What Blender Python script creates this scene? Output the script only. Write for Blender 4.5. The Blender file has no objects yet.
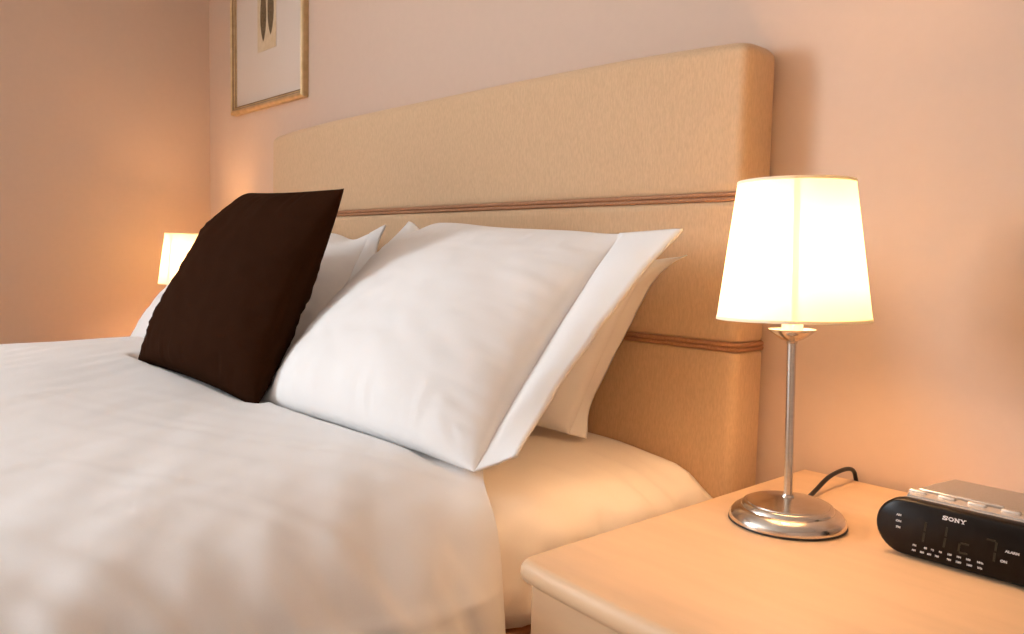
import bpy, bmesh, math
from mathutils import Vector, Matrix, noise
C = bpy.context.scene.collection
PI = math.pi

# ------------------------------------------------------------------ helpers
def link(name, me, mat=None, parent=None, smooth=True):
    o = bpy.data.objects.new(name, me)
    C.objects.link(o)
    if mat:
        me.materials.append(mat)
    if smooth:
        for p in me.polygons:
            p.use_smooth = True
    if parent:
        o.parent = parent
    return o

def mesh(name, verts, faces, mat=None, parent=None, smooth=True, recalc=True):
    me = bpy.data.meshes.new(name)
    me.from_pydata([tuple(v) for v in verts], [], faces)
    if recalc:
        bm = bmesh.new(); bm.from_mesh(me)
        bmesh.ops.recalc_face_normals(bm, faces=bm.faces)
        bm.to_mesh(me); bm.free()
    return link(name, me, mat, parent, smooth)

def from_bm(name, bm, mat=None, parent=None, smooth=False, angle=None):
    me = bpy.data.meshes.new(name)
    bmesh.ops.recalc_face_normals(bm, faces=bm.faces)
    bm.to_mesh(me); bm.free()
    o = link(name, me, mat, parent, smooth)
    if angle:
        me.set_sharp_from_angle(angle=math.radians(angle))
    return o

def thing(name, label, cat, loc=(0, 0, 0), rotz=0, group=None):
    o = bpy.data.objects.new(name, None); C.objects.link(o)
    o.location = loc; o.rotation_euler = (0, 0, rotz)
    o.empty_display_size = .05
    o['label'] = label; o['category'] = cat
    if group: o['group'] = group
    return o

def tag(o, label, cat, group=None):
    o['label'] = label; o['category'] = cat
    if group: o['group'] = group
    return o

def struct(o):
    o['kind'] = 'structure'
    return o

def add_box(bm, x0, x1, y0, y1, z0, z1, bev=0, seg=2):
    r = bmesh.ops.create_cube(bm, size=1)
    vs = r['verts']
    for v in vs:
        v.co = Vector(((x0+x1)/2 + v.co.x*(x1-x0), (y0+y1)/2 + v.co.y*(y1-y0), (z0+z1)/2 + v.co.z*(z1-z0)))
    if bev:
        es = list({e for v in vs for e in v.link_edges})
        bmesh.ops.bevel(bm, geom=es, offset=bev, segments=seg, affect='EDGES', profile=.5)

def box(name, dims, mat, parent=None, bev=0, seg=3):
    bm = bmesh.new(); add_box(bm, *dims, bev, seg)
    return from_bm(name, bm, mat, parent, smooth=bool(bev), angle=50 if bev else None)

def lathe(name, prof, mat, parent=None, n=64, closed=False):
    verts, faces = [], []
    m = len(prof)
    for i in range(n):
        a = 2*PI*i/n
        for r, z in prof:
            verts.append((r*math.cos(a), r*math.sin(a), z))
    for i in range(n):
        j = (i+1) % n
        for k in range(m if closed else m-1):
            l = (k+1) % m
            faces.append((i*m+k, j*m+k, j*m+l, i*m+l))
    if not closed:
        for k in (0, m-1):
            if prof[k][0] > 1e-6:
                faces.append([i*m+k for i in range(n)])
    me = bpy.data.meshes.new(name); me.from_pydata(verts, [], faces)
    bm = bmesh.new(); bm.from_mesh(me)
    bmesh.ops.remove_doubles(bm, verts=bm.verts, dist=1e-6)
    return from_bm(name, bm, mat, parent, smooth=True, angle=40)

def catmull(pts, n):
    """smooth curve through pts (tuples), n samples equally spaced along it"""
    P = [Vector(p) for p in pts]
    P = [P[0]*2-P[1]] + P + [P[-1]*2-P[-2]]
    out = []
    for i in range(1, len(P)-2):
        for k in range(24):
            t = k/24
            a, b, c, d = P[i-1], P[i], P[i+1], P[i+2]
            out.append(.5*((2*b)+(c-a)*t+(2*a-5*b+4*c-d)*t*t+(3*b-a-3*c+d)*t**3))
    out.append(P[-2].copy())
    L = [0]
    for a, b in zip(out, out[1:]):
        L.append(L[-1]+(b-a).length)
    res, k = [], 0
    for i in range(n):
        s = L[-1]*i/(n-1)
        while k < len(L)-2 and L[k+1] < s: k += 1
        t = (s-L[k])/max(1e-9, L[k+1]-L[k])
        res.append(out[k].lerp(out[k+1], min(1, max(0, t))))
    return res

def tube(name, pts, r, mat, parent=None, n=10, closed=False):
    verts, faces = [], []
    N = len(pts)
    up = Vector((0, 0, 1))
    for i, p in enumerate(pts):
        a = pts[(i-1) % N] if (closed or i > 0) else p
        b = pts[(i+1) % N] if (closed or i < N-1) else p
        d = (b-a).normalized()
        s = d.cross(up)
        if s.length < 1e-3: s = d.cross(Vector((0, 1, 0)))
        s.normalize(); t = s.cross(d)
        for k in range(n):
            an = 2*PI*k/n
            verts.append(p + s*(r*math.cos(an)) + t*(r*math.sin(an)))
    for i in range(N if closed else N-1):
        j = (i+1) % N
        for k in range(n):
            l = (k+1) % n
            faces.append((i*n+k, i*n+l, j*n+l, j*n+k))
    if not closed:
        faces.append(list(range(n))); faces.append([(N-1)*n+k for k in range(n)])
    return mesh(name, verts, faces, mat, parent)

def nz(*p):
    return noise.noise(Vector(p))

def sstep(a, b, x):
    t = min(1, max(0, (x-a)/(b-a)))
    return t*t*(3-2*t)

# ------------------------------------------------------------------ materials
def mat(name, col, rough=.6, metal=0, spec=.5, sheen=0, coat=0):
    m = bpy.data.materials.new(name); m.use_nodes = True
    b = m.node_tree.nodes['Principled BSDF']
    b.inputs['Base Color'].default_value = (*col, 1)
    b.inputs['Roughness'].default_value = rough
    b.inputs['Metallic'].default_value = metal
    b.inputs['Specular IOR Level'].default_value = spec
    b.inputs['Sheen Weight'].default_value = sheen
    b.inputs['Coat Weight'].default_value = coat
    return m

def texture(m, scale, c0, c1, lo=.3, hi=.7, stretch=(1, 1, 1), bump=0, bdist=.001, detail=4, rot=(0, 0, 0)):
    """noise-driven colour variation plus bump in object coordinates"""
    nt = m.node_tree; N = nt.nodes; b = N['Principled BSDF']
    tc = N.new('ShaderNodeTexCoord'); mp = N.new('ShaderNodeMapping')
    mp.inputs['Scale'].default_value = stretch; mp.inputs['Rotation'].default_value = rot
    no = N.new('ShaderNodeTexNoise'); no.inputs['Scale'].default_value = scale; no.inputs['Detail'].default_value = detail
    cr = N.new('ShaderNodeValToRGB')
    cr.color_ramp.elements[0].position = lo; cr.color_ramp.elements[1].position = hi
    cr.color_ramp.elements[0].color = (*c0, 1); cr.color_ramp.elements[1].color = (*c1, 1)
    nt.links.new(tc.outputs['Object'], mp.inputs['Vector'])
    nt.links.new(mp.outputs['Vector'], no.inputs['Vector'])
    nt.links.new(no.outputs['Fac'], cr.inputs['Fac'])
    nt.links.new(cr.outputs['Color'], b.inputs['Base Color'])
    if bump:
        bp = N.new('ShaderNodeBump'); bp.inputs['Strength'].default_value = bump; bp.inputs['Distance'].default_value = bdist
        nt.links.new(no.outputs['Fac'], bp.inputs['Height'])
        nt.links.new(bp.outputs['Normal'], b.inputs['Normal'])
    return m

def _tint(m, c): m.node_tree.nodes['Principled BSDF'].inputs['Specular Tint'].default_value = (*c, 1)
def mul(c, k): return tuple(x*k for x in c)

WALLC = (.60, .455, .36)
m_wall = texture(mat('wall_paint', WALLC, .75, spec=.25), 60, mul(WALLC, .99), mul(WALLC, 1.01), bump=.04)
m_ceil = texture(mat('ceiling_paint', (.8, .78, .74), .9), 40, (.79, .77, .73), (.81, .79, .75))
m_floor = texture(mat('beige_carpet', (.42, .33, .24), .95), 220, (.36, .28, .2), (.48, .38, .28), bump=.5, bdist=.004)
COT = (.80, .80, .80)
m_cotton = texture(mat('white_cotton', COT, .75, spec=.2, sheen=.15), 900, mul(COT, .985), mul(COT, 1.01), bump=.06, bdist=.0004)
SHE = (.90, .83, .735)
m_sheet = texture(mat('cream_sheet_cotton', SHE, .5, spec=.35, sheen=.2), 900, mul(SHE, .985), mul(SHE, 1.01), bump=.05, bdist=.0004)
m_dark = texture(mat('dark_brown_satin', (.02, .0075, .0038), .8, spec=.02), 300, (.023, .0082, .0036), (.029, .0104, .0046), stretch=(1, 1, 6), bump=.06, bdist=.0004)
HB = (.585, .398, .24)
_tint(m_dark, (.5, .25, .15))
m_head = texture(mat('tan_chenille', HB, .8, spec=.2, sheen=.15), 170, mul(HB, .91), mul(HB, 1.07), .3, .7, (2.6, 2.6, .6), bump=.3, bdist=.0008, detail=8)
m_cord = texture(mat('brown_piping_cord', (.36, .17, .08), .7), 400, (.30, .135, .06), (.42, .20, .095), bump=.3)
WD = (.72, .49, .30)
m_wood = texture(mat('pale_wood_veneer', WD, .5, spec=.35), 3.2, mul(WD, .95), mul(WD, 1.04), .3, .7, (2, 12, 12), bump=.02, detail=8)
m_wood2 = texture(mat('pale_wood_edge', WD, .42, spec=.4), 3.2, mul(WD, .93), mul(WD, 1.02), .3, .7, (2, 12, 12), bump=.02, detail=8)
m_nickel = texture(mat('brushed_nickel', (.66, .60, .54), .2, 1), 50, (.62, .56, .5), (.7, .64, .58), stretch=(1, 1, 12))
m_black = texture(mat('black_plastic', (.008, .006, .005), .3, spec=.16), 90, (.007, .005, .004), (.009, .007, .006))
m_rubber = texture(mat('black_cord_rubber', (.012, .010, .009), .45), 90, (.010, .008, .008), (.016, .013, .012))
m_silver = texture(mat('silver_plastic', (.36, .33, .31), .36, .45), 400, (.34, .31, .29), (.38, .35, .33), bump=.04, bdist=.0003)
m_silver2 = texture(mat('bright_silver_plastic', (.66, .62, .58), .25, .6), 400, (.63, .59, .55), (.69, .65, .61))
m_print = texture(mat('pale_print', (.6, .6, .6), .5), 200, (.55, .55, .55), (.62, .62, .62))
m_digit = texture(mat('unlit_display_segment', (.035, .04, .018), .3), 200, (.010, .011, .005), (.012, .013, .006))
m_gold = texture(mat('gilt_moulding', (.60, .43, .23), .5, .6), 40, (.52, .37, .19), (.66, .48, .27), stretch=(1, 1, 1))
m_gilt_edge = texture(mat('dark_gilt_edge', (.28, .17, .08), .4, .6), 40, (.24, .14, .06), (.32, .2, .1))
m_mat = texture(mat('ivory_mount_board', (.72, .64, .57), .9, spec=.1), 20, (.715, .635, .565), (.725, .645, .575))
m_art = texture(mat('cream_art_paper', (.68, .56, .38), .9, spec=.1), 60, (.62, .50, .33), (.72, .60, .42))
m_leaf = texture(mat('olive_brown_ink', (.14, .10, .055), .9, spec=.1), 120, (.10, .07, .035), (.19, .14, .08))
m_white_paint = texture(mat('white_gloss_paint', (.8, .8, .78), .35), 30, (.79, .79, .77), (.81, .81, .79))
m_divan = texture(mat('tan_divan_fabric', (.5, .36, .24), .85), 300, (.46, .33, .21), (.54, .39, .27), bump=.2)
m_brass = texture(mat('satin_metal_knob', (.6, .55, .48), .3, 1), 60, (.57, .52, .45), (.63, .58, .5))

# thin clear glass: see-through with a weak mirror
def clear_glass(name, fac):
    m = bpy.data.materials.new(name); m.use_nodes = True
    nt = m.node_tree; N = nt.nodes
    for n in list(N): N.remove(n)
    out = N.new('ShaderNodeOutputMaterial'); mx = N.new('ShaderNodeMixShader')
    tr = N.new('ShaderNodeBsdfTransparent'); gl = N.new('ShaderNodeBsdfGlossy')
    gl.inputs['Roughness'].default_value = .02
    mx.inputs['Fac'].default_value = fac
    nt.links.new(tr.outputs[0], mx.inputs[1]); nt.links.new(gl.outputs[0], mx.inputs[2])
    nt.links.new(mx.outputs[0], out.inputs['Surface'])
    return m
m_glass = clear_glass('clear_glass', .05)

# lamp shade fabric: diffuse cloth that lets light through
def shade_cloth(name, tcol, dcol, fac):
    m = bpy.data.materials.new(name); m.use_nodes = True
    nt = m.node_tree; N = nt.nodes
    for n in list(N): N.remove(n)
    out = N.new('ShaderNodeOutputMaterial'); mx = N.new('ShaderNodeMixShader')
    tr = N.new('ShaderNodeBsdfTranslucent'); df = N.new('ShaderNodeBsdfDiffuse')
    tc = N.new('ShaderNodeTexCoord'); no = N.new('ShaderNodeTexNoise'); no.inputs['Scale'].default_value = 500
    bp = N.new('ShaderNodeBump'); bp.inputs['Strength'].default_value = .1; bp.inputs['Distance'].default_value = .0004
    nt.links.new(tc.outputs['Object'], no.inputs['Vector']); nt.links.new(no.outputs['Fac'], bp.inputs['Height'])
    nt.links.new(bp.outputs['Normal'], df.inputs['Normal'])
    tr.inputs['Color'].default_value = (*tcol, 1); df.inputs['Color'].default_value = (*dcol, 1)
    mx.inputs['Fac'].default_value = fac
    nt.links.new(df.outputs[0], mx.inputs[1]); nt.links.new(tr.outputs[0], mx.inputs[2])
    nt.links.new(mx.outputs[0], out.inputs['Surface'])
    return m
m_shade = shade_cloth('cream_shade_cloth', (.97, .91, .60), (.95, .93, .88), .25)
m_shade_trim = shade_cloth('cream_shade_binding', (.97, .91, .60), (.93, .90, .82), .22)
m_shade_seam = shade_cloth('cream_shade_overlap', (.98, .95, .85), (.93, .90, .82), .9)

BULB_STRENGTH = 205.0
BULB_COL = (1.0, .58, .28)
m_bulb = bpy.data.materials.new('glowing_bulb'); m_bulb.use_nodes = True
_b = m_bulb.node_tree.nodes['Principled BSDF']
_b.inputs['Base Color'].default_value = (1, .9, .75, 1)
_b.inputs['Emission Color'].default_value = (*BULB_COL, 1)
_b.inputs['Emission Strength'].default_value = BULB_STRENGTH

# ------------------------------------------------------------------ room
XL, XR, YB, YF, ZC = -2.962, 1.6, 1.172, -3.2, 2.42
T = .1
struct(box('floor', (XL-T, XR+T, YF-T, YB+T, -.1, 0), m_floor))
struct(box('ceiling', (XL-T, XR+T, YF-T, YB+T, ZC, ZC+.1), m_ceil))
struct(box('wall_back', (XL-T, XR+T, YB, YB+T, 0, ZC), m_wall))
struct(box('wall_right', (XR, XR+T, YF-T, YB, 0, ZC), m_wall))
struct(box('wall_front', (XL-T, XR, YF-T, YF, 0, ZC), m_wall))
WY0, WY1, WZ0, WZ1 = -2.45, -1.05, .85, 2.20
bm = bmesh.new()
add_box(bm, XL-T, XL, YF, WY0, 0, ZC); add_box(bm, XL-T, XL, WY1, YB, 0, ZC)
add_box(bm, XL-T, XL, WY0, WY1, 0, WZ0); add_box(bm, XL-T, XL, WY0, WY1, WZ1, ZC)
struct(from_bm('wall_left', bm, m_wall))
win = bpy.data.objects.new('window_1', None); C.objects.link(win)
win.location = (XL-.05, (WY0+WY1)/2, WZ0); win.rotation_euler = (0, 0, PI/2); win['kind'] = 'structure'
hw = (WY1-WY0)/2; hh = WZ1-WZ0
bm = bmesh.new()
add_box(bm, -hw, -hw+.06, -.03, .03, 0, hh); add_box(bm, hw-.06, hw, -.03, .03, 0, hh)
add_box(bm, -hw+.06, hw-.06, -.03, .03, 0, .06); add_box(bm, -hw+.06, hw-.06, -.03, .03, hh-.06, hh)
add_box(bm, -.03, .03, -.03, .03, .06, hh-.06)
from_bm('window_frame', bm, m_white_paint, win)
box('window_pane', (-hw+.06, -.03, -.003, .003, .06, hh-.06), m_glass, win)
box('window_pane', (.03, hw-.06, -.003, .003, .06, hh-.06), m_glass, win)

# ------------------------------------------------------------------ headboard
HX0, HX1, HY0, HY1, HZ = -2.285, -.694, 1.085, 1.164, 1.211
P1, P2 = .733, .9645
hb = thing('headboard', 'wide tan upholstered headboard with two rows of brown piping, behind the bed', 'headboard', ((HX0+HX1)/2, (HY0+HY1)/2, 0))
hcx, hcy = (HX0+HX1)/2, (HY0+HY1)/2
def head_panel(z0, z1, top=False):
    """upholstered slab: rows of rounded-rectangle plan sections"""
    zs = []
    e = .006
    n = 26
    for i in range(n+1):
        zs.append(z0 + (z1-z0)*i/n)
    W, D = (HX1-HX0)/2, (HY1-HY0)/2
    verts, faces = [], []
    def section(z, ins, zarch):
        pts = []
        r = .017
        w, d = W-ins, D-min(ins, D*.8)
        rr = min(r, d*.95)
        # plan outline, starting back-left, anticlockwise
        m = 60
        for i in range(m+1):
            x = -w+rr + (2*w-2*rr)*i/m
            pts.append((x, -d))
        for k in range(1, 7):
            a = -PI/2 + PI/2*k/6
            pts.append((w-rr+rr*math.cos(a), -d+rr+rr*math.sin(a)))
        for k in range(0, 7):
            a = PI/2*k/6
            pts.append((w-rr*.5+rr*.5*math.cos(a), d-rr*.5+rr*.5*math.sin(a)))
        for i in range(1, m):
            x = w-rr - (2*w-2*rr)*i/m
            pts.append((x, d))
        for k in range(0, 7):
            a = PI/2 + PI/2*k/6
            pts.append((-w+rr*.5+rr*.5*math.cos(a), d-rr*.5+rr*.5*math.sin(a)))
        for k in range(0, 6):
            a = PI + PI/2*k/6
            pts.append((-w+rr+rr*math.cos(a), -d+rr+rr*math.sin(a)))
        out = []
        for x, y in pts:
            zz = z - zarch*(abs(x)/W)**4
            out.append((x, y + .0012*nz(x*6, z*6, 3) * (1 if y < 0 else 0), zz))
        return out
    rows = []
    lo = [(z0, .007), (z0+.002, .003), (z0+.006, .0008)] if z0 > 0 else [(0, 0)]
    for z, i in lo: rows.append((z, i))
    hi0 = z1-.02 if top else z1-.006
    st = lo[-1][0]
    for i in range(1, 21): rows.append((st+(hi0-st)*i/20, 0))
    if top:
        for k in range(1, 9):
            a = PI/2*k/8
            rows.append((hi0+.02*math.sin(a), .020*(1-math.cos(a))))
    else:
        rows += [(z1-.002, .003), (z1, .007)]
    for z, ins in rows:
        arch = .014*sstep(z0, z1, z) if top else 0
        s = section(z, ins, arch)
        verts += s
    M = len(s)
    for r in range(len(rows)-1):
        for k in range(M):
            l = (k+1) % M
            faces.append((r*M+k, r*M+l, (r+1)*M+l, (r+1)*M+k))
    faces.append(list(range(M))); faces.append([(len(rows)-1)*M+k for k in range(M)])
    o = mesh('upholstered_panel', verts, faces, m_head, hb)
    o.data.set_sharp_from_angle(angle=math.radians(75))
    return o
head_panel(0, P1-.0055)
head_panel(P1+.0055, P2-.0055)
head_panel(P2+.0055, HZ, True)
def piping(z):
    root = None
    W, D, r = (HX1-HX0)/2 - .001, (HY1-HY0)/2 - .001, .016
    for dz in (-.0036, .0036):
        pts = []
        for i in range(41): pts.append(Vector((-W+r+(2*W-2*r)*i/40, -D, z+dz)))
        for k in range(1, 7):
            a = -PI/2+PI/2*k/6; pts.append(Vector((W-r+r*math.cos(a), -D+r+r*math.sin(a), z+dz)))
        pts.append(Vector((W, D-.004, z+dz)))
        pts.append(Vector((W-.004, D, z+dz)))
        for i in range(1, 20): pts.append(Vector((W-.004-(2*W-.008)*i/20, D, z+dz)))
        pts.append(Vector((-W+.004, D, z+dz))); pts.append(Vector((-W, D-.004, z+dz)))
        for k in range(0, 6):
            a = PI+PI/2*k/6; pts.append(Vector((-W+r+r*math.cos(a), -D+r+r*math.sin(a), z+dz)))
        tube('piping_cord', pts, .0037, m_cord, hb, 8, closed=True)
piping(P1); piping(P2)

# ------------------------------------------------------------------ bed
BX0, BX1, BYF, BYH = -2.225, -.735, -.92, 1.079
bcx = (BX0+BX1)/2
bd = thing('bed_base', 'tan divan base with brown piped edge under the mattress', 'bed', (bcx, .08, 0))
box('base_box', (BX0-bcx+.012, BX1-bcx-.012, BYF-.08+.012, BYH-.08, .05, .379), m_divan, bd, .012)
def ring(name, z, r, ins, m):
    w = (BX1-BX0)/2-ins; y0, y1 = BYF-.08+ins, BYH-.08-.012
    rr = .03; pts = []
    for cx, cy, a0 in ((w-rr, y0+rr, -PI/2), (w-rr, y1-rr, 0), (-w+rr, y1-rr, PI/2), (-w+rr, y0+rr, PI)):
        for k in range(7):
            a = a0+PI/2*k/6; pts.append(Vector((cx+rr*math.cos(a), cy+rr*math.sin(a), z)))
    return tube(name, pts, r, m, bd, 10, True)
ring('edge_piping', .388, .0085, .004, m_cord)
for sx in (-1, 1):
    for y in (-.85, .85):
        lathe('leg', [(.0, 0), (.02, 0), (.024, .05), (0, .05)], m_black, bd, 20).location = (sx*.62, y, 0)

mt = thing('mattress', 'deep mattress in a cream fitted sheet, on the divan base', 'mattress', (bcx, .08, .3985))
# mattress cross-section, right half (distance from bed centre, height)
HALF = [(0, .556), (.25, .557), (.45, .558), (.53, .558), (.59, .555), (.645, .548), (.695, .538), (.730, .522), (.751, .499), (.758, .464), (.747, .43), (.744, .402)]
HALFA = [(0, .556), (.25, .557), (.45, .558), (.58, .558), (.655, .556), (.695, .551), (.722, .540), (.738, .522), (.745, .495), (.747, .46), (.747, .43), (.744, .402)]
def full(h):
    h = catmull([(a, b, 0) for a, b in h], 46)
    return [(-p.x, p.y) for p in reversed(h)] + [(p.x, p.y) for p in h[1:]]
sec, secA = full(HALF), full(HALFA)
verts, faces = [], []
NY = 200
for j in range(NY+1):
    y = BYF + (BYH-BYF)*j/NY
    e = min((y-BYF), (BYH-y))
    k = 1-.012*(1-min(1, e/.04))**2            # ends drawn in slightly
    hb_t = sstep(.70, 1.06, y)                  # shoulder rounder at the head corner
    for i in range(len(sec)):
        dx, z = secA[i][0]*(1-hb_t)+sec[i][0]*hb_t, secA[i][1]*(1-hb_t)+sec[i][1]*hb_t
        drop = (1-k)*.8
        x = dx*k
        edge = sstep(.56, .74, abs(dx))
        side = sstep(.62, .74, abs(dx))
        w = .0035*nz(dx*5, y*7, 2)*1.0
        # gathers of the fitted sheet round the shoulder, denser towards the head corner
        g = (.022*nz(y*9+z*20, z*12-y*7, 4)+.014*(1-2*abs(nz(y*15-z*22, z*18+y*6, 14)))+.010*nz(y*26+z*40, z*30-y*10, 24))*edge*(.7+.5*sstep(.55, 1.08, y))*sstep(.58, .72, y)
        g += .009*nz(y*40+dx*4, z*9, 9)*side*sstep(.75, 1.05, y)
        sg = 1 if dx > 0 else -1
        verts.append((x + sg*g*side - 0, y-.08, z - .3985 - drop*sstep(.42, .55, z) + w*.5 + g*(1-side)*.6))
S = len(sec)
for j in range(NY):
    for i in range(S-1):
        faces.append((j*S+i, j*S+i+1, (j+1)*S+i+1, (j+1)*S+i))
    faces.append((j*S+S-1, j*S, (j+1)*S, (j+1)*S+S-1))
faces.append([i for i in range(S)]); faces.append([NY*S+i for i in range(S)])
mesh('fitted_sheet', verts, faces, m_sheet, mt)

# duvet ---------------------------------------------------------------
NS, NT = 400, 240
def mir(pts):
    return pts + [(2*bcx-x, z) for x, z in reversed(pts)]
Fp = [(-.668, .15), (-.664, .28), (-.668, .40), (-.678, .475), (-.702, .530), (-.750, .566), (-.83, .586), (-.95, .597), (-1.15, .606)]
Fp = Fp + [(-1.48, .622)] + [(-1.78, .641), (-1.98, .650), (-2.11, .645), (-2.19, .618), (-2.24, .555), (-2.27, .48), (-2.285, .40), (-2.29, .28), (-2.285, .15)]
Bp = [(-.696, .15), (-.696, .28), (-.698, .40), (-.700, .46), (-.706, .51), (-.719, .548), (-.755, .570), (-.83, .576), (-1.15, .577)]
Bp = Bp + [(-1.48, .575)] + [(2*bcx-x, z) for x, z in reversed(Bp)]
F = catmull([(x, 0, z) for x, z in Fp], NS)
B = catmull([(x, 0, z) for x, z in Bp], NS)
def head_edge(x, z):
    if z < .53 and x > -1: return .625
    if z < .53: return .66
    # diagonal fold-back at the right-hand corner
    return .622 + .158*sstep(-.69, -.97, x) - .1*sstep(-2.08, -2.25, x)
verts, faces = [], []
Lt = 2.2
for i in range(NS):
    f, b = F[i], B[i]
    ye = head_edge(b.x, b.z) + .006*nz(i*.039, 3, 3)
    for j in range(NT):
        tt = (j/(NT-1))
        d = Lt*(tt**1.35)                    # distance from the head edge
        fall = 1-(1-min(1, d/.17))**2.2
        p = b.lerp(f, fall)
        y = ye-d
        hang = 0
        yb = BYF-.07
        if y < yb+.08:                       # over the foot end
            over = (yb+.08)-y
            a = min(over/.08, PI/2)
            hang = .08*(1-math.cos(a)) + max(0, over-.08*PI/2)
            y = yb+.08-.08*math.sin(a)
        z = p.z
        top = sstep(.50, .60, z)
        # nearest surface direction (outward)
        a0, a1 = F[max(0, i-3)], F[min(NS-1, i+3)]
        tv = (a1-a0).normalized(); nrm = Vector((tv.z, 0, -tv.x))
        if nrm.z < 0 and abs(nrm.z) > .3: nrm = -nrm
        if abs(nrm.z) <= .3: nrm = Vector((1 if p.x > bcx else -1, 0, .15)).normalized()
        x = p.x
        # broad filling swells, finer creases, hanging folds
        w = .012*nz(x*2.6, y*2.6, 1.5)*top*fall
        w += .0030*nz(x*5+y*3, y*6-x*3, 4.2)*top*fall
        w += .0011*nz(x*22+y*8, y*12+x*10, 6.1)*fall*top
        side = 1-sstep(.44, .59, z)
        w += side*fall*(.020*nz(y*7+z*1.5, z*2.0, 8.8)+.024*nz(y*19+z*3, z*2.5, 2.2)+.012*nz(y*30+z*9, z*6, 3.2)+.011*(1-2*abs(nz(y*15+z*10, z*7-y*4, 12.2)))+.020)
        sh = math.exp(-((z-.54)/.045)**2)*(1 if x > bcx else 0)
        w += sh*fall*(.016*nz(y*14+x*9, z*6+y*3, 5.5)+.012*nz(y*28-x*14, z*10, 7.5))
        # stitched line along the hanging side
        if x > bcx:
            sl = .474+.09*(.618-y)
            w += .0045*math.exp(-((z-sl)/.006)**2)*fall
        q = Vector((x, y, z)) + nrm*w
        q.z = max(.15, q.z-hang) if hang else q.z
        verts.append(q)
for i in range(NS-1):
    for j in range(NT-1):
        faces.append((i*NT+j, i*NT+j+1, (i+1)*NT+j+1, (i+1)*NT+j))
du = mesh('duvet', verts, faces, m_cotton)
# make normals point outward, then give the cover its thickness inward
me = du.data
if me.polygons[(NS//2)*(NT-1)+40].normal.z < 0: me.flip_normals()
sm = du.modifiers.new('thickness', 'SOLIDIFY'); sm.thickness = .011; sm.offset = -1; sm.use_rim = True
tag(du, 'large plain white duvet spread over the bed and hanging down its side', 'duvet')

# ------------------------------------------------------------------ pillows
def pillow(name, label, cat, corners, Tf, Tb, material, group=None, hem=None, kx=.03, ky=.04, off=None, seed=0, wr=1.0, qb=.5, qt=.75, qs=.55, p=2.4, partname='pillowcase', nu=96, nv=76, heavy=.3):
    """corners: bottom left, bottom right, top right, top left of the stuffed body;
    hem: points from bottom to top along the free edge of the flat hem at the right-hand end"""
    BL, BR, TR, TL = [Vector(c) for c in corners]
    n = (BR-BL).cross(TL-BL).normalized()
    base = (BL+BR)/2
    def patch(U, V):
        u = U*(1-kx*(1-V*V)); v = V*(1-ky*(1-U*U))
        s, t = (u+1)/2, (v+1)/2
        P = BL.lerp(BR, s).lerp(TL.lerp(TR, s), t)
        if off: P = P+off(U, V, n)
        return P
    root = thing(name, label, cat, base, 0, group)
    def shape(u, v):
        a = max(0, 1-abs(u)**p)**qs
        b = max(0, 1-abs(v)**p)**(qb+(qt-qb)*sstep(-.3, .5, v))
        return a*b*(1-heavy*v)
    def wrinkle(u, v, s):
        eu, ev = 1-abs(u), 1-abs(v)
        edge = math.exp(-min(eu, ev)*6)
        inner = min(1, min(eu, ev)*6)
        a = .0050*nz(u*1.8, v*1.8, seed+s)+.0018*nz(u*5+v*2, v*6-u, seed+3+s)
        a += .0014*(1-abs(nz(u*4-v*3, v*8+u*2, seed+5+s))*2)*(.5+.5*nz(u*2, v*2, seed+15))
        if eu < ev: pk = nz(v*15, u*2.0, seed+7+s)
        else: pk = nz(u*18, v*2.0, seed+9+s)
        return wr*inner*(a+.009*edge*pk)
    verts, faces = [], []
    idx = {}
    def ease(t): return math.sin(t*PI/2)*.6+t*.4
    for side in (1, -1):
        for i in range(nu+1):
            for j in range(nv+1):
                rim = i in (0, nu) or j in (0, nv)
                if side < 0 and rim:
                    idx[(side, i, j)] = idx[(1, i, j)]; continue
                u, v = ease(2*i/nu-1), ease(2*j/nv-1)
                P = patch(u, v)
                sh = shape(u, v)
                h = 0 if rim else (Tf if side > 0 else Tb)*sh + wrinkle(u, v, 0 if side > 0 else 50)*min(1, sh*2)
                idx[(side, i, j)] = len(verts)
                verts.append(P + n*(side*h) - base)
    for side in (1, -1):
        for i in range(nu):
            for j in range(nv):
                f = [idx[(side, i, j)], idx[(side, i+1, j)], idx[(side, i+1, j+1)], idx[(side, i, j+1)]]
                faces.append(f if side > 0 else f[::-1])
    mesh(partname, verts, faces, material, root)
    if hem:
        K, J = 100, 10
        outer = catmull([tuple(h) for h in hem], K+1)
        fv = []
        for k in range(K+1):
            V = -1+2*k/K
            a, b = patch(.975, V), outer[k]
            for j in range(J+1):
                t = j/J
                wv = (.010*nz(t*1.2, V*2.4, seed+20)+.003*nz(t*3, V*7, seed+22))*t*(1-t*.4)
                bulge = .010*math.sin(PI*t)*(1-V*V)
                fv.append((a.lerp(b, t)+n*(wv*wr+bulge)-base, n))
        verts = [a+b*.0018 for a, b in fv]+[a-b*.0018 for a, b in fv]
        faces = []
        O = len(fv); R = J+1
        for k in range(K):
            for j in range(J):
                faces.append((k*R+j, (k+1)*R+j, (k+1)*R+j+1, k*R+j+1))
                faces.append((O+k*R+j, O+k*R+j+1, O+(k+1)*R+j+1, O+(k+1)*R+j))
            faces.append((k*R+J, (k+1)*R+J, O+(k+1)*R+J, O+k*R+J))
            faces.append((k*R, O+k*R, O+(k+1)*R, (k+1)*R))
        for k in (0, K):
            for j in range(J):
                faces.append((k*R+j, k*R+j+1, O+k*R+j+1, O+k*R+j))
        mesh('hem', verts, faces, material, root)
    return root

GP = 'pillows at the head of the bed'
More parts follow.
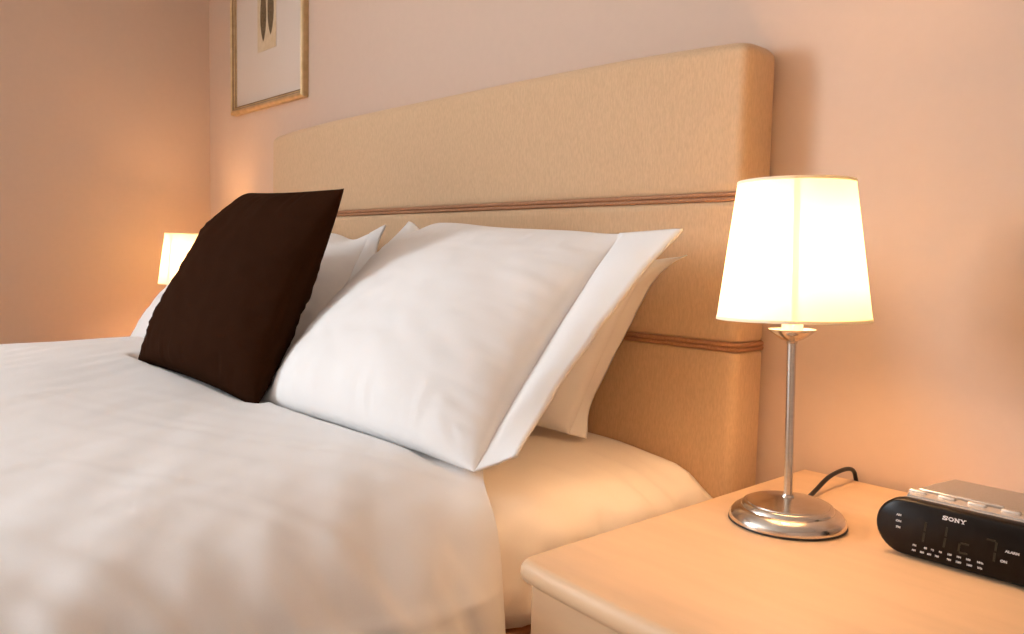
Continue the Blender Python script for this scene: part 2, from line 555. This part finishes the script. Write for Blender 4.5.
# rear pair, standing against the headboard
pillow('pillow', 'white pillow standing behind the front pillow, against the headboard by the lamp', 'pillow',
       [(-1.50, .900, .584), (-.930, .968, .572), (-.815, 1.022, .862), (-1.44, 1.04, .855)], .085, .035, m_cotton, GP, seed=31, heavy=.5, qb=.4,
       hem=[(-.912, .990, .566), (-.922, 1.012, .62), (-.892, 1.030, .70), (-.852, 1.045, .79), (-.822, 1.045, .835), (-.775, 1.030, .862), (-.744, 1.022, .873)])
pillow('pillow', 'white pillow at the far back corner, mostly hidden by the dark cushion and its neighbours', 'pillow',
       [(-2.19, .950, .580), (-1.58, .950, .580), (-1.58, 1.035, .855), (-2.17, 1.035, .855)], .065, .035, m_cotton, GP, seed=41)
# front pair
def off_fr(U, V, n):
    o = Vector((0, 0, 0))
    o += Vector((0, 0, -.020))*math.exp(-((U+.80)/.10)**2)*sstep(.6, 1, V)
    o += Vector((0, 0, .004))*math.exp(-((U+.4)/.3)**2)*sstep(.6, 1, V)
    o += Vector((0, 0, -.004))*math.exp(-((U-.93)/.20)**2)*sstep(.6, 1, V)
    return o
pillow('pillow', 'plump white pillow with a wide flat hem, leaning at the lamp side, nearest front', 'pillow',
       [(-1.385, .634, .595), (-.803, .662, .584), (-.820, .962, .908), (-1.415, .975, .933)], .080, .055, m_cotton, GP, seed=3, off=off_fr, kx=.02, ky=.03,
       hem=[(-.752, .690, .612), (-.762, .725, .645), (-.760, .775, .702), (-.745, .850, .789), (-.726, .910, .858), (-.709, .958, .912)])
def off_fl(U, V, n):
    return Vector((0, 0, -.016))*math.exp(-((U-.80)/.14)**2)*sstep(.5, 1, V)
pillow('pillow', 'white pillow at the far side of the bed, behind the dark cushion', 'pillow',
       [(-2.215, .655, .618), (-1.415, .735, .592), (-1.57, .985, .912), (-2.32, .975, .92)], .085, .05, m_cotton, GP, seed=13, off=off_fl, kx=.02,
       hem=[(-1.385, .785, .600), (-1.42, .86, .69), (-1.48, .93, .80), (-1.525, .97, .88), (-1.515, .985, .926)])
# dark cushion
def off_cu(U, V, n):
    return Vector((.022, .004, -.020))*sstep(.45, 1, -U)*sstep(.45, 1, V)
pillow('cushion', 'dark brown satin square cushion propped on the bed in front of the white pillows', 'cushion',
       [(-1.788, .550, .628), (-1.330, .603, .594), (-1.275, .742, .978), (-1.715, .722, .990)], .070, .080, m_dark,
       kx=.045, ky=.045, seed=23, wr=1.2, off=off_cu, qb=.5, qt=.5, qs=.5, p=2.2, partname='cushion_cover', nu=72, nv=72, heavy=.12)

# soft things settle: where two would pass through each other the softer one gives way
from mathutils.bvhtree import BVHTree
bpy.context.view_layer.update()
def soft(root):
    return [c for c in root.children if c.type == 'MESH']
def tree_of(roots):
    vv, ff = [], []
    for r in roots:
        for ob in soft(r):
            o0 = len(vv); M4 = ob.matrix_world
            vv += [M4 @ v.co for v in ob.data.vertices]
            ff += [[o0+i for i in p.vertices] for p in ob.data.polygons]
    return BVHTree.FromPolygons(vv, ff)
def give_way(ob, bvhs, d, gap=.004):
    """every vertex that would sit in or before what lies in front of it moves back along d, its neighbours follow softly"""
    d = Vector(d).normalized()
    M4 = ob.matrix_world; inv = M4.inverted()
    n = len(ob.data.vertices)
    disp = [0.0]*n
    W = [M4 @ v.co for v in ob.data.vertices]
    for k, p in enumerate(W):
        for bv in bvhs:
            h = bv.ray_cast(p+d*.6, -d, .9)[0]
            if h is not None:
                need = (h-p).dot(d)+gap
                if need > disp[k]: disp[k] = need
    if max(disp) == 0: return
    nb = [[] for _ in range(n)]
    for e in ob.data.edges:
        a, b = e.vertices; nb[a].append(b); nb[b].append(a)
    soft_d = disp[:]
    for it in range(8):
        soft_d = [max(disp[k], sum(soft_d[q] for q in nb[k])/max(1, len(nb[k]))) for k in range(n)]
    for k, v in enumerate(ob.data.vertices):
        v.co = inv @ (W[k]+d*soft_d[k])
def lay_down(root):
    for ob in soft(root):
        M4 = ob.matrix_world; inv = M4.inverted()
        for v in ob.data.vertices:
            p = M4 @ v.co
            lo = .586-.022*sstep(.78, .86, p.y)
            if p.z < lo: p.z = lo
            if p.y > 1.080: p.y = 1.080
            v.co = inv @ p
by = {o.name: o for o in C.objects if o.type == 'EMPTY'}
cush, rear_r, rear_l, front_r, front_l = by['cushion'], by['pillow'], by['pillow.001'], by['pillow.002'], by['pillow.003']
for r in (rear_r, rear_l, front_r, front_l): lay_down(r)
done = [tree_of([cush])]
for r in (front_r, front_l, rear_r, rear_l):
    for ob in soft(r): give_way(ob, done, (0, 1, -.35))
    lay_down(r)
    done.append(tree_of([r]))

# the duvet gives way under what lies on it
pv, pp = [], []
for ob in C.objects:
    if ob.type == 'MESH' and ob.parent and ob.parent.name.split('.')[0] in ('pillow', 'cushion'):
        o0 = len(pv); M4 = ob.matrix_world
        pv += [M4 @ v.co for v in ob.data.vertices]
        pp += [[o0+i for i in p.vertices] for p in ob.data.polygons]
bvh = BVHTree.FromPolygons(pv, pp)
dz = [0.0]*len(me.vertices)
for k, v in enumerate(me.vertices):
    if v.co.y < .2 or v.co.z < .5: continue
    h = bvh.ray_cast(Vector((v.co.x, v.co.y, .3)), Vector((0, 0, 1)))[0]
    if h and h.z-.0045 < v.co.z: dz[k] = v.co.z-(h.z-.0045)
for it in range(1):                                     # a cell's width all round stays clear
    nx = dz[:]
    for i in range(2, NS-2):
        for j in range(1, NT-1):
            k = i*NT+j
            nx[k] = max(dz[k], *(dz[q] for q in (k-1, k+1, k-NT, k+NT, k-2*NT, k+2*NT)))
    dz = nx
sm2 = dz[:]
for it in range(3):                                     # soften the rim of each dent
    nx = sm2[:]
    for i in range(1, NS-1):
        for j in range(1, NT-1):
            k = i*NT+j
            nx[k] = max(dz[k], (sm2[k-1]+sm2[k+1]+sm2[k-NT]+sm2[k+NT])*.25)
    sm2 = nx
for k, v in enumerate(me.vertices):
    v.co.z = max(v.co.z-sm2[k], min(v.co.z, .5755))

me.update()

# ------------------------------------------------------------------ nightstands
def nightstand(label, x0, x1, top, group='bedside cabinets'):
    cx = (x0+x1)/2; w = (x1-x0)/2
    yb, yf = 1.158, .568
    cy = (yb+yf)/2; d = (yb-yf)/2
    r = thing('nightstand', label, 'nightstand', (cx, cy, 0), 0, group)
    th = .026
    def bow(x): return -.016*(1-(x/w)**2)
    def slab(name, w, df, db, z0, z1, nose, m, cr):
        # bowed plan outline with rounded front corners; rounded (bullnose) rim
        rows = []
        if nose:
            R = (z1-z0)/2
            rows.append((z0, .006))
            for k in range(1, 12):
                a = -PI/2+PI*k/12
                rows.append(((z0+z1)/2+R*math.sin(a), R*.75*(1-math.cos(a))))
            rows.append((z1, .0095)); rows[0] = (z0, .0095)
        else:
            rows = [(z0, 0), (z1, 0)]
        verts, faces = [], []
        for z, ins in rows:
            s = []
            ww, ff, bb = w-ins*.55, df-ins, db
            for i in range(41):
                x = -ww+cr+(2*ww-2*cr)*i/40
                s.append((x, -ff+bow(x)))
            c0 = s[-1][1]
            for k in range(1, 7):
                a = -PI/2+PI/2*k/6; s.append((ww-cr+cr*math.cos(a), c0+cr+cr*math.sin(a)))
            s.append((ww, bb)); s.append((-ww, bb))
            for k in range(0, 6):
                a = PI+PI/2*k/6; s.append((-ww+cr+cr*math.cos(a), c0+cr+cr*math.sin(a)))
            verts += [(x, y, z) for x, y in s]
        M = len(s)
        for q in range(len(rows)-1):
            for k in range(M):
                l = (k+1) % M
                faces.append((q*M+k, q*M+l, (q+1)*M+l, (q+1)*M+k))
        faces.append(list(range(M))); faces.append([(len(rows)-1)*M+k for k in range(M)])
        o = mesh(name, verts, faces, m, r)
        o.data.set_sharp_from_angle(angle=math.radians(48))
        return o
    slab('top', w, d, d, top-th, top, True, m_wood, .010)
    slab('carcass', w-.008, d-.014, d-.004, .07, top-th, False, m_wood2, .003)
    box('plinth', (-w+.03, w-.03, -d+.05, d-.02, 0, .07), m_wood2, r)
    hgt = (top-th-.095-.08)/2
    for k in range(2):
        z0 = .085+k*(hgt+.006)
        bm = bmesh.new()
        vs = []
        dr = bmesh.new()
        verts, faces = [], []
        N = 24; ww = w-.03
        for i in range(N+1):
            x = -ww+2*ww*i/N
            yy = -d+.014+bow(x)
            verts += [(x, yy-.012, z0), (x, yy-.012, z0+hgt), (x, yy+.002, z0+hgt), (x, yy+.002, z0)]
        for i in range(N):
            for e in range(4):
                g = (e+1) % 4
                faces.append((i*4+e, i*4+g, i*4+4+g, i*4+4+e))
        faces.append((0, 1, 2, 3)); faces.append((N*4, N*4+1, N*4+2, N*4+3))
        bm.free(); dr.free()
        f = mesh('drawer', verts, faces, m_wood, r, smooth=False)
        kb = lathe('knob', [(0, 0), (.007, 0), (.006, .010), (.013, .016), (.014, .022), (.009, .027), (0, .028)], m_brass, f, 24)
        kb.rotation_euler = (PI/2, 0, 0); kb.location = (0, -d+.004+bow(0), z0+hgt/2)
    return r
nightstand('pale wood bedside cabinet in the foreground, holding the lamp and clock radio', -.616, -.105, .55)
nightstand('bedside cabinet on the far side of the bed, under the distant lamp', -2.915, -2.42, .50)

# ------------------------------------------------------------------ lamps
def table_lamp(label, loc, tilt, cord_pts):
    r = thing('table_lamp', label, 'lamp', loc, 0, 'pair of bedside lamps')
    lathe('base', [(0, 0), (.066, 0), (.0685, .0015), (.0690, .0045), (.0675, .009), (.064, .0135), (.0595, .0165), (.0560, .0182),
                   (.0548, .0180), (.0542, .0195), (.0525, .0225), (.0500, .0235), (.0488, .0232), (.0480, .0246), (.040, .0262), (.028, .0288), (.016, .0308), (.0085, .0318), (.0078, .0345), (0, .0345)], m_nickel, r, 96)
    lathe('foot_ring', [(.050, -.0004), (.0675, -.0004), (.0695, .0006), (.0695, .0022), (.0675, .0028), (.05, .0028)], m_rubber, r, 96, True)
    lathe('pole', [(0, .034), (.0056, .034), (.0052, .04), (.0052, .226), (0, .226)], m_nickel, r, 32)
    lathe('drip_dish', [(0, .2185), (.006, .2185), (.0068, .2215), (.013, .2238), (.020, .2285), (.0276, .2345), (.0282, .236), (.0272, .2362), (.019, .2315), (.012, .2268), (0, .2255)], m_nickel, r, 48)
    lathe('bulb_holder', [(0, .226), (.012, .226), (.0135, .279), (.012, .281), (0, .281)], m_white_paint, r, 32)
    bl = lathe('bulb', [(0, .281), (.012, .2815), (.0130, .290), (.0165, .304), (.0200, .318), (.0212, .330), (.0202, .341), (.0162, .351), (.010, .357), (.004, .3595), (0, .360)], m_bulb, r, 32)
    rb, rt, z0, z1, t = .0890, .0670, .2475, .4130, .0007
    N = 14
    pr = [(rb+(rt-rb)*k/N, z0+(z1-z0)*k/N) for k in range(N+1)]
    # single cloth wall, open at the top and bottom
    n = 96
    verts, faces = [], []
    for i in range(n):
        a = 2*PI*i/n
        for R, z in pr: verts.append((R*math.cos(a), R*math.sin(a), z))
    m = N+1
    for i in range(n):
        j = (i+1) % n
        for k in range(N): faces.append((i*m+k, j*m+k, j*m+k+1, i*m+k+1))
    sh = mesh('shade', verts, faces, m_shade, r)
    for R, z, s in ((rb, z0, -.0115), (rt, z1, -.0115)):
        dz = .0035 if z == z0 else -.0035
        dr = -.0004 if z == z0 else .0004
        lathe('shade_binding', [(R+.0006, z), (R+.0006+dr, z+dz), (R-.0006+dr, z+dz), (R-.0006, z)], m_shade_trim, sh, 96, True)
    # overlapped vertical seam on the side facing the camera
    a0 = math.atan2(0-loc[1], 0-loc[0])+.03
    if loc[0] < -2: a0 -= .75
    w = .0035
    sv = []
    for R, z in pr:
        for s in (-1, 1):
            aa = a0+s*w/R
            sv.append(((R+.0007)*math.cos(aa), (R+.0007)*math.sin(aa), z))
    mesh('shade_seam', sv, [(2*k, 2*k+1, 2*k+3, 2*k+2) for k in range(N)], m_shade_seam, sh)
    # ring and spokes that carry the shade
    R = rb+(rt-rb)*.25
    bm = bmesh.new()
    lathe('shade_carrier', [(.0136, .272), (.0165, .272), (.0165, .275), (.0136, .275)], m_nickel, r, 32, True)
    bm.free()
    for k in range(3):
        a = 2*PI*k/3+a0+PI/3
        z = .2735
        Rz = rb+(rt-rb)*((z-z0)/(z1-z0))-.0008
        tube('carrier_spoke', [Vector((.0155*math.cos(a), .0155*math.sin(a), z)), Vector((Rz*math.cos(a), Rz*math.sin(a), z))], .001, m_nickel, r, 6)
    # the stem and everything on it lean a little out of true
    for ch in r.children:
        if ch.name.split('.')[0] not in ('base', 'foot_ring'):
            rm = Matrix.Rotation(tilt[1], 4, 'Y'); pv = Vector((0, 0, .034))
            ch.matrix_local = Matrix.Translation(pv) @ rm @ Matrix.Translation(-pv)
    if cord_pts:
        pts = [Vector(q)-Vector(loc) for q in cord_pts]
        tube('cord', catmull(pts, 60), .0031, m_rubber, r, 10)
    return r
table_lamp('brushed nickel lamp with lit cream shade on the foreground bedside cabinet', (-.498, .906, .5505), (0, -.025, 0),
           [(-.515, .968, .5545), (-.529, 1.03, .557), (-.532, 1.075, .569), (-.531, 1.115, .5735), (-.532, 1.145, .569), (-.533, 1.160, .555), (-.533, 1.1645, .52), (-.533, 1.165, .30)])
table_lamp('distant lit cream lamp shade peeking out behind the dark cushion', (-2.70, .99, .501), (0, 0, 0), None)

# ------------------------------------------------------------------ clock radio
CX0, CX1, CYF, CZ = -.3880, -.1930, .899, .5505
ccx = (CX0+CX1)/2
ck = thing('clock_radio', 'black and silver digital clock radio on the pale wood cabinet', 'clock', (ccx, CYF, CZ), math.radians(0.5))
cw, ch = (CX1-CX0)/2, .0635
def stadium(w, h0, h1, n=18):
    """x-z outline with half-round ends"""
    r = (h1-h0)/2; zc = (h0+h1)/2; o = []
    for k in range(n+1):
        a = -PI/2+PI*k/n; o.append((w-r+r*math.cos(a), zc+r*math.sin(a)))
    for k in range(n+1):
        a = PI/2+PI*k/n; o.append((-w+r+r*math.cos(a), zc+r*math.sin(a)))
    return o
def loft(name, secs, m, parent, sharp=45):
    verts, faces = [], []
    M = len(secs[0][1])
    for y, o in secs: verts += [(x, y, z) for x, z in o]
    for q in range(len(secs)-1):
        for k in range(M):
            l = (k+1) % M
            faces.append((q*M+k, q*M+l, (q+1)*M+l, (q+1)*M+k))
    faces.append(list(range(M))); faces.append([(len(secs)-1)*M+k for k in range(M)])
    o = mesh(name, verts, faces, m, parent)
    o.data.set_sharp_from_angle(angle=math.radians(sharp))
    return o
loft('front_panel', [(0, stadium(cw-.004, .006, ch-.003)), (.0015, stadium(cw-.0015, .0035, ch-.001)), (.004, stadium(cw, .002, ch)), (.013, stadium(cw, .002, ch))], m_black, ck, 60)
# silver shell narrows towards the back
def shell(w, h0, h1, r, n=18):
    o = []
    zc = (h0+h1)/2
    r = min(r, (h1-h0)/2)
    def arc(cx, cz, a0):
        return [(cx+r*math.cos(a0+PI/2*k/n), cz+r*math.sin(a0+PI/2*k/n)) for k in range(n+1)]
    return arc(w-r, h0+r, -PI/2)+arc(w-r, h1-r, 0)+arc(-w+r, h1-r, PI/2)+arc(-w+r, h0+r, PI)
loft('shell', [(.0125, shell(cw-.003, .004, ch-.0005, .03)), (.05, shell(cw-.006, .004, ch-.001, .027)), (.058, shell(cw-.009, .004, ch-.0005, .022)), (.10, shell(cw-.014, .004, ch-.001, .016)), (.148, shell(cw-.020, .005, ch-.004, .012)), (.153, shell(cw-.024, .008, ch-.009, .010))], m_silver, ck, 40)
# long raised snooze strip with buttons behind it
zt = ch-.0008
def rbar(name, x0, x1, y0, y1, h, m, bev=.002):
    return box(name, (x0, x1, y0, y1, zt-.002, zt+h), m, ck, bev)
bm = bmesh.new()
pl = bmesh.new(); pl.free()
o = []
for k in range(25):
    a = PI/2*k/24*2-PI/2
    o.append((.052+.012*math.cos(a), .029+.010*math.sin(a)))
for x, y in ((-.068, .039), (-.074, .030), (-.072, .019)): o.append((x, y))
bm.free()
vv = [(x, y, zt-.001) for x, y in o]+[(x, y, zt+.0022) for x, y in o]
M = len(o)
ff = [(k, (k+1) % M, M+(k+1) % M, M+k) for k in range(M)]+[list(range(M)), [M+k for k in range(M)]]
mesh('control_plate', vv, ff, m_silver2, ck, smooth=False)
for x in (-.066, -.036, -.006, .026):
    b = box('button', (x-.009, x+.009, .030, .0365, zt+.0015, zt+.0052), m_silver2, ck, .0016)
rbar('snooze_bar', -.070, .016, .0445, .0475, .0042, m_silver2, .0012)
box('button', (.050, .066, .024, .032, zt-.001, zt+.0035), m_silver2, ck, .0016)
for k in range(3):
    rbar('button', .068+.0*k, .084, .022+.011*k, .029+.011*k, .0022, m_silver2, .0012)
for sx in (-1, 1):
    for y in (.03, .13):
        lathe('foot', [(0, 0), (.006, 0), (.006, .006), (0, .006)], m_rubber, ck, 16).location = (sx*.06, y, -.0003)

# lettering -------------------------------------------------------------
def lettering(name, text, x, z, size, m, y=-.0004, sx=1.0, bold=0.0, deep=.0004):
    cu = bpy.data.curves.new(name, 'FONT'); cu.body = text; cu.size = size
    cu.align_x = 'CENTER'; cu.align_y = 'CENTER'; cu.extrude = deep; cu.offset = bold
    t = bpy.data.objects.new(name, cu); C.objects.link(t)
    dg = bpy.context.evaluated_depsgraph_get()
    me = bpy.data.meshes.new_from_object(t.evaluated_get(dg))
    bpy.data.objects.remove(t)
    o = link(name, me, m, ck, False)
    o.rotation_euler = (PI/2, 0, 0); o.location = (x, y, z); o.scale = (sx, 1, 1)
    return o
# slab-serif brand word built from strokes
def brand(x, z, H, m):
    bm = bmesh.new()
    def bar(ax, az, bx, bz, w):
        a, b = Vector((ax, 0, az)), Vector((bx, 0, bz))
        d = (b-a).normalized(); s = Vector((-d.z, 0, d.x))*(w/2)
        f = [bm.verts.new(p+Vector((0, yy, 0))) for yy in (-.0005, .0004) for p in (a+s, b+s, b-s, a-s)]
        for q in ((0, 1, 2, 3), (7, 6, 5, 4), (0, 4, 5, 1), (1, 5, 6, 2), (2, 6, 7, 3), (3, 7, 4, 0)):
            bm.faces.new([f[i] for i in q])
    def poly(pts, w):
        for a, b in zip(pts, pts[1:]): bar(*a, *b, w)
    k, t = .22*H, .12*H       # thick and thin stroke
    W = H*1.25; X = x-2*W-.10*H*1.5
    gap = .10*H
    cx = X+W/2
    pts = [(cx+.42*W, z+.25*H), (cx+.25*W, z+.40*H), (cx-.2*W, z+.41*H), (cx-.38*W, z+.24*H), (cx-.22*W, z+.06*H), (cx+.22*W, z-.06*H), (cx+.38*W, z-.24*H), (cx+.2*W, z-.41*H), (cx-.25*W, z-.40*H), (cx-.42*W, z-.25*H)]
    poly(pts, k); bar(cx+.44*W, z+.12*H, cx+.44*W, z+.5*H, t); bar(cx-.44*W, z-.5*H, cx-.44*W, z-.12*H, t)
    X += W+gap; cx = X+W/2
    pts = [(cx+.40*W*math.cos(a), z+.40*H*math.sin(a)) for a in [2*PI*i/20 for i in range(21)]]
    poly(pts, k)
    X += W+gap; cx = X+W/2
    bar(cx-.32*W, z-.5*H, cx-.32*W, z+.5*H, k*.8); bar(cx+.32*W, z-.5*H, cx+.32*W, z+.5*H, k*.8)
    bar(cx-.34*W, z+.46*H, cx+.34*W, z-.46*H, k*1.1)
    bar(cx-.52*W, z+.45*H, cx-.18*W, z+.45*H, t); bar(cx-.52*W, z-.45*H, cx-.14*W, z-.45*H, t); bar(cx+.14*W, z+.45*H, cx+.52*W, z+.45*H, t)
    X += W+gap; cx = X+W/2
    bar(cx-.36*W, z+.46*H, cx, z-.02*H, k); bar(cx+.36*W, z+.46*H, cx, z-.02*H, k*.8); bar(cx, z+.05*H, cx, z-.5*H, k)
    bar(cx-.56*W, z+.45*H, cx-.14*W, z+.45*H, t); bar(cx+.14*W, z+.45*H, cx+.56*W, z+.45*H, t); bar(cx-.24*W, z-.45*H, cx+.24*W, z-.45*H, t)
    return from_bm('brand_lettering', bm, m, ck)
m_brand = texture(mat('white_print', (.85, .85, .85), .4), 200, (.82, .82, .82), (.87, .87, .87))
brand(-.0165, .0535, .0043, m_brand)
for k, t in enumerate(('AM', 'ON', 'PM')):
    lettering('indicator_print', t, -.0720, .0450-.0068*k, .0030, m_print, sx=1.2, bold=.00012)
S = .0027
row1 = [('FM', -.0540), ('88', -.0427), ('92', -.0357), ('96', -.0277), ('100', -.0188), ('104', -.0098), ('108', -.0008), ('MHz', .0105)]
row2 = [('AM', -.0545), ('530', -.0460), ('600', -.0387), ('700', -.0310), ('900', -.0190), ('1200', -.0098), ('1600', .0005), ('kHz', .0105)]
for t, x in row1: lettering('dial_print', t, x, .0160, S, m_print, sx=1.1, bold=.00010)
for t, x in row2: lettering('dial_print', t, x, .0105, S, m_print, sx=1.0, bold=.00010)
lettering('alarm_print', 'ALARM', .0385, .0345, .0034, m_print, sx=1.15, bold=.00012)
lettering('alarm_print', 'ON', .0315, .0235, .0034, m_print, sx=1.15, bold=.00012)
# unlit segments of the display
def seg(pts, name='display_segment'):
    bm = bmesh.new()
    for (ax, az, bx, bz) in pts:
        a, b = Vector((ax, 0, az)), Vector((bx, 0, bz))
        d = (b-a).normalized(); s = Vector((-d.z, 0, d.x))*.0010
        f = [bm.verts.new(p+Vector((0, yy, 0))) for yy in (-.0003, .0004) for p in (a+s, b+s, b-s, a-s)]
        for q in ((0, 1, 2, 3), (7, 6, 5, 4), (0, 4, 5, 1), (1, 5, 6, 2), (2, 6, 7, 3), (3, 7, 4, 0)):
            bm.faces.new([f[i] for i in q])
    return from_bm(name, bm, m_digit, ck)
seg([(-.046, .022, -.045, .032), (-.0448, .034, -.0438, .044)])
seg([(-.025, .022, -.024, .032), (-.0238, .034, -.0228, .044)])
seg([(-.010, .021, -.002, .021), (-.0105, .022, -.010, .030), (-.009, .031, -.001, .031)])
seg([(.015, .042, .023, .042), (.0235, .032, .024, .041), (.0225, .021, .023, .030)])

# ------------------------------------------------------------------ picture
PX0, PX1, PZ0, PZ1 = -2.735, -2.222, 1.316, 2.03
pcx = (PX0+PX1)/2
pf = thing('framed_picture', 'gilt framed print of two slender leaves hanging on the wall beside the headboard', 'picture', (pcx, YB, PZ0))
pw, ph = (PX1-PX0)/2, PZ1-PZ0
fw, fd = .026, .024
# mitred moulding: profile swept round the rectangle (across, depth)
prof = [(0, 0), (0, -.016), (.003, -.020), (.008, -.022), (.014, -.019), (.018, -.014), (.022, -.013), (fw, -.011), (fw, 0)]
verts, faces = [], []
for (sx, sz) in ((-1, 0), (1, 0), (1, 1), (-1, 1)):
    for a, y in prof:
        verts.append((sx*(pw-a), y, (a if sz == 0 else ph-a)))
M = len(prof)
for k in range(4):
    l = (k+1) % 4
    for q in range(M):
        g = (q+1) % M
        faces.append((k*M+q, l*M+q, l*M+g, k*M+g))
o = mesh('frame', verts, faces, m_gold, pf, smooth=False)
o.data.materials.append(m_gilt_edge)
for p in o.data.polygons:
    if p.index % M in (4, 6): p.material_index = 1
box('mount', (-pw+.02, pw-.02, -.007, -.001, .02, ph-.02), m_mat, pf)
box('glass', (-pw+fw-.003, pw-fw+.003, -.0105, -.0092, fw-.003, ph-fw+.003), m_glass, pf)
ax0, ax1 = -.068, .062
box('art_paper', (ax0, ax1, -.0082, -.0068, .178, .45), m_art, pf)
def leaf(cx, z0, h, w):
    pts = []
    n = 24
    for k in range(n+1):
        t = k/n; pts.append((w*(max(0, math.sin(PI*t**.68))**1.15), z0+h*t))
    o = [(cx+x, z) for x, z in pts]+[(cx-x, z) for x, z in reversed(pts[1:-1])]
    o = [(cx+(x-cx), z) for x, z in o]
    verts = [(x, -.0088, z) for x, z in o]+[(x, -.008, z) for x, z in o]
    m = len(o)
    ff = [(k, (k+1) % m, m+(k+1) % m, m+k) for k in range(m)]+[list(range(m)), [m+k for k in range(m)]]
    mesh('leaf_print', verts, ff, m_leaf, pf, smooth=False)
leaf(-.026, .208, .22, .021)
leaf(.026, .220, .22, .021)

# ------------------------------------------------------------------ light
ld = bpy.data.lights.new('window_daylight', 'AREA'); ld.shape = 'RECTANGLE'
ld.size = WZ1-WZ0; ld.size_y = WY1-WY0
ld.energy = 156; ld.color = (.93, 1.015, 1.09)
lo = bpy.data.objects.new('window_daylight', ld); C.objects.link(lo)
lo.location = (XL-T-.03, (WY0+WY1)/2, (WZ0+WZ1)/2); lo.rotation_euler = (0, -PI/2, 0)   # shines into the room, towards +x
w = bpy.data.worlds.new('sky'); bpy.context.scene.world = w; w.use_nodes = True
bg = w.node_tree.nodes['Background']; bg.inputs['Color'].default_value = (.75, .86, 1, 1); bg.inputs['Strength'].default_value = 1.0

# ------------------------------------------------------------------ camera
R = [(0.66650185, 0.74519529, 0.02143059), (0.07193121, -0.03566969, -0.99677158), (-0.74202506, 0.66589163, -0.07737671)]
right, down, fwd = [Vector(r).normalized() for r in R]
cd = bpy.data.cameras.new('camera'); co = bpy.data.objects.new('camera', cd); C.objects.link(co)
mw = Matrix((right, -down, -fwd)).transposed().to_4x4(); mw.translation = (0, 0, .87)
co.matrix_world = mw
cd.sensor_width = 36; cd.lens = 814.945/1024*36; cd.clip_start = .01
s = bpy.context.scene
s.camera = co
s.view_settings.view_transform = 'Standard'; s.view_settings.look = 'None'
s.view_settings.exposure = 0; s.view_settings.gamma = 1; s.view_settings.use_curve_mapping = False
s.cycles.use_denoising = True
s.cycles.max_bounces = 16; s.cycles.diffuse_bounces = 10; s.cycles.transmission_bounces = 12
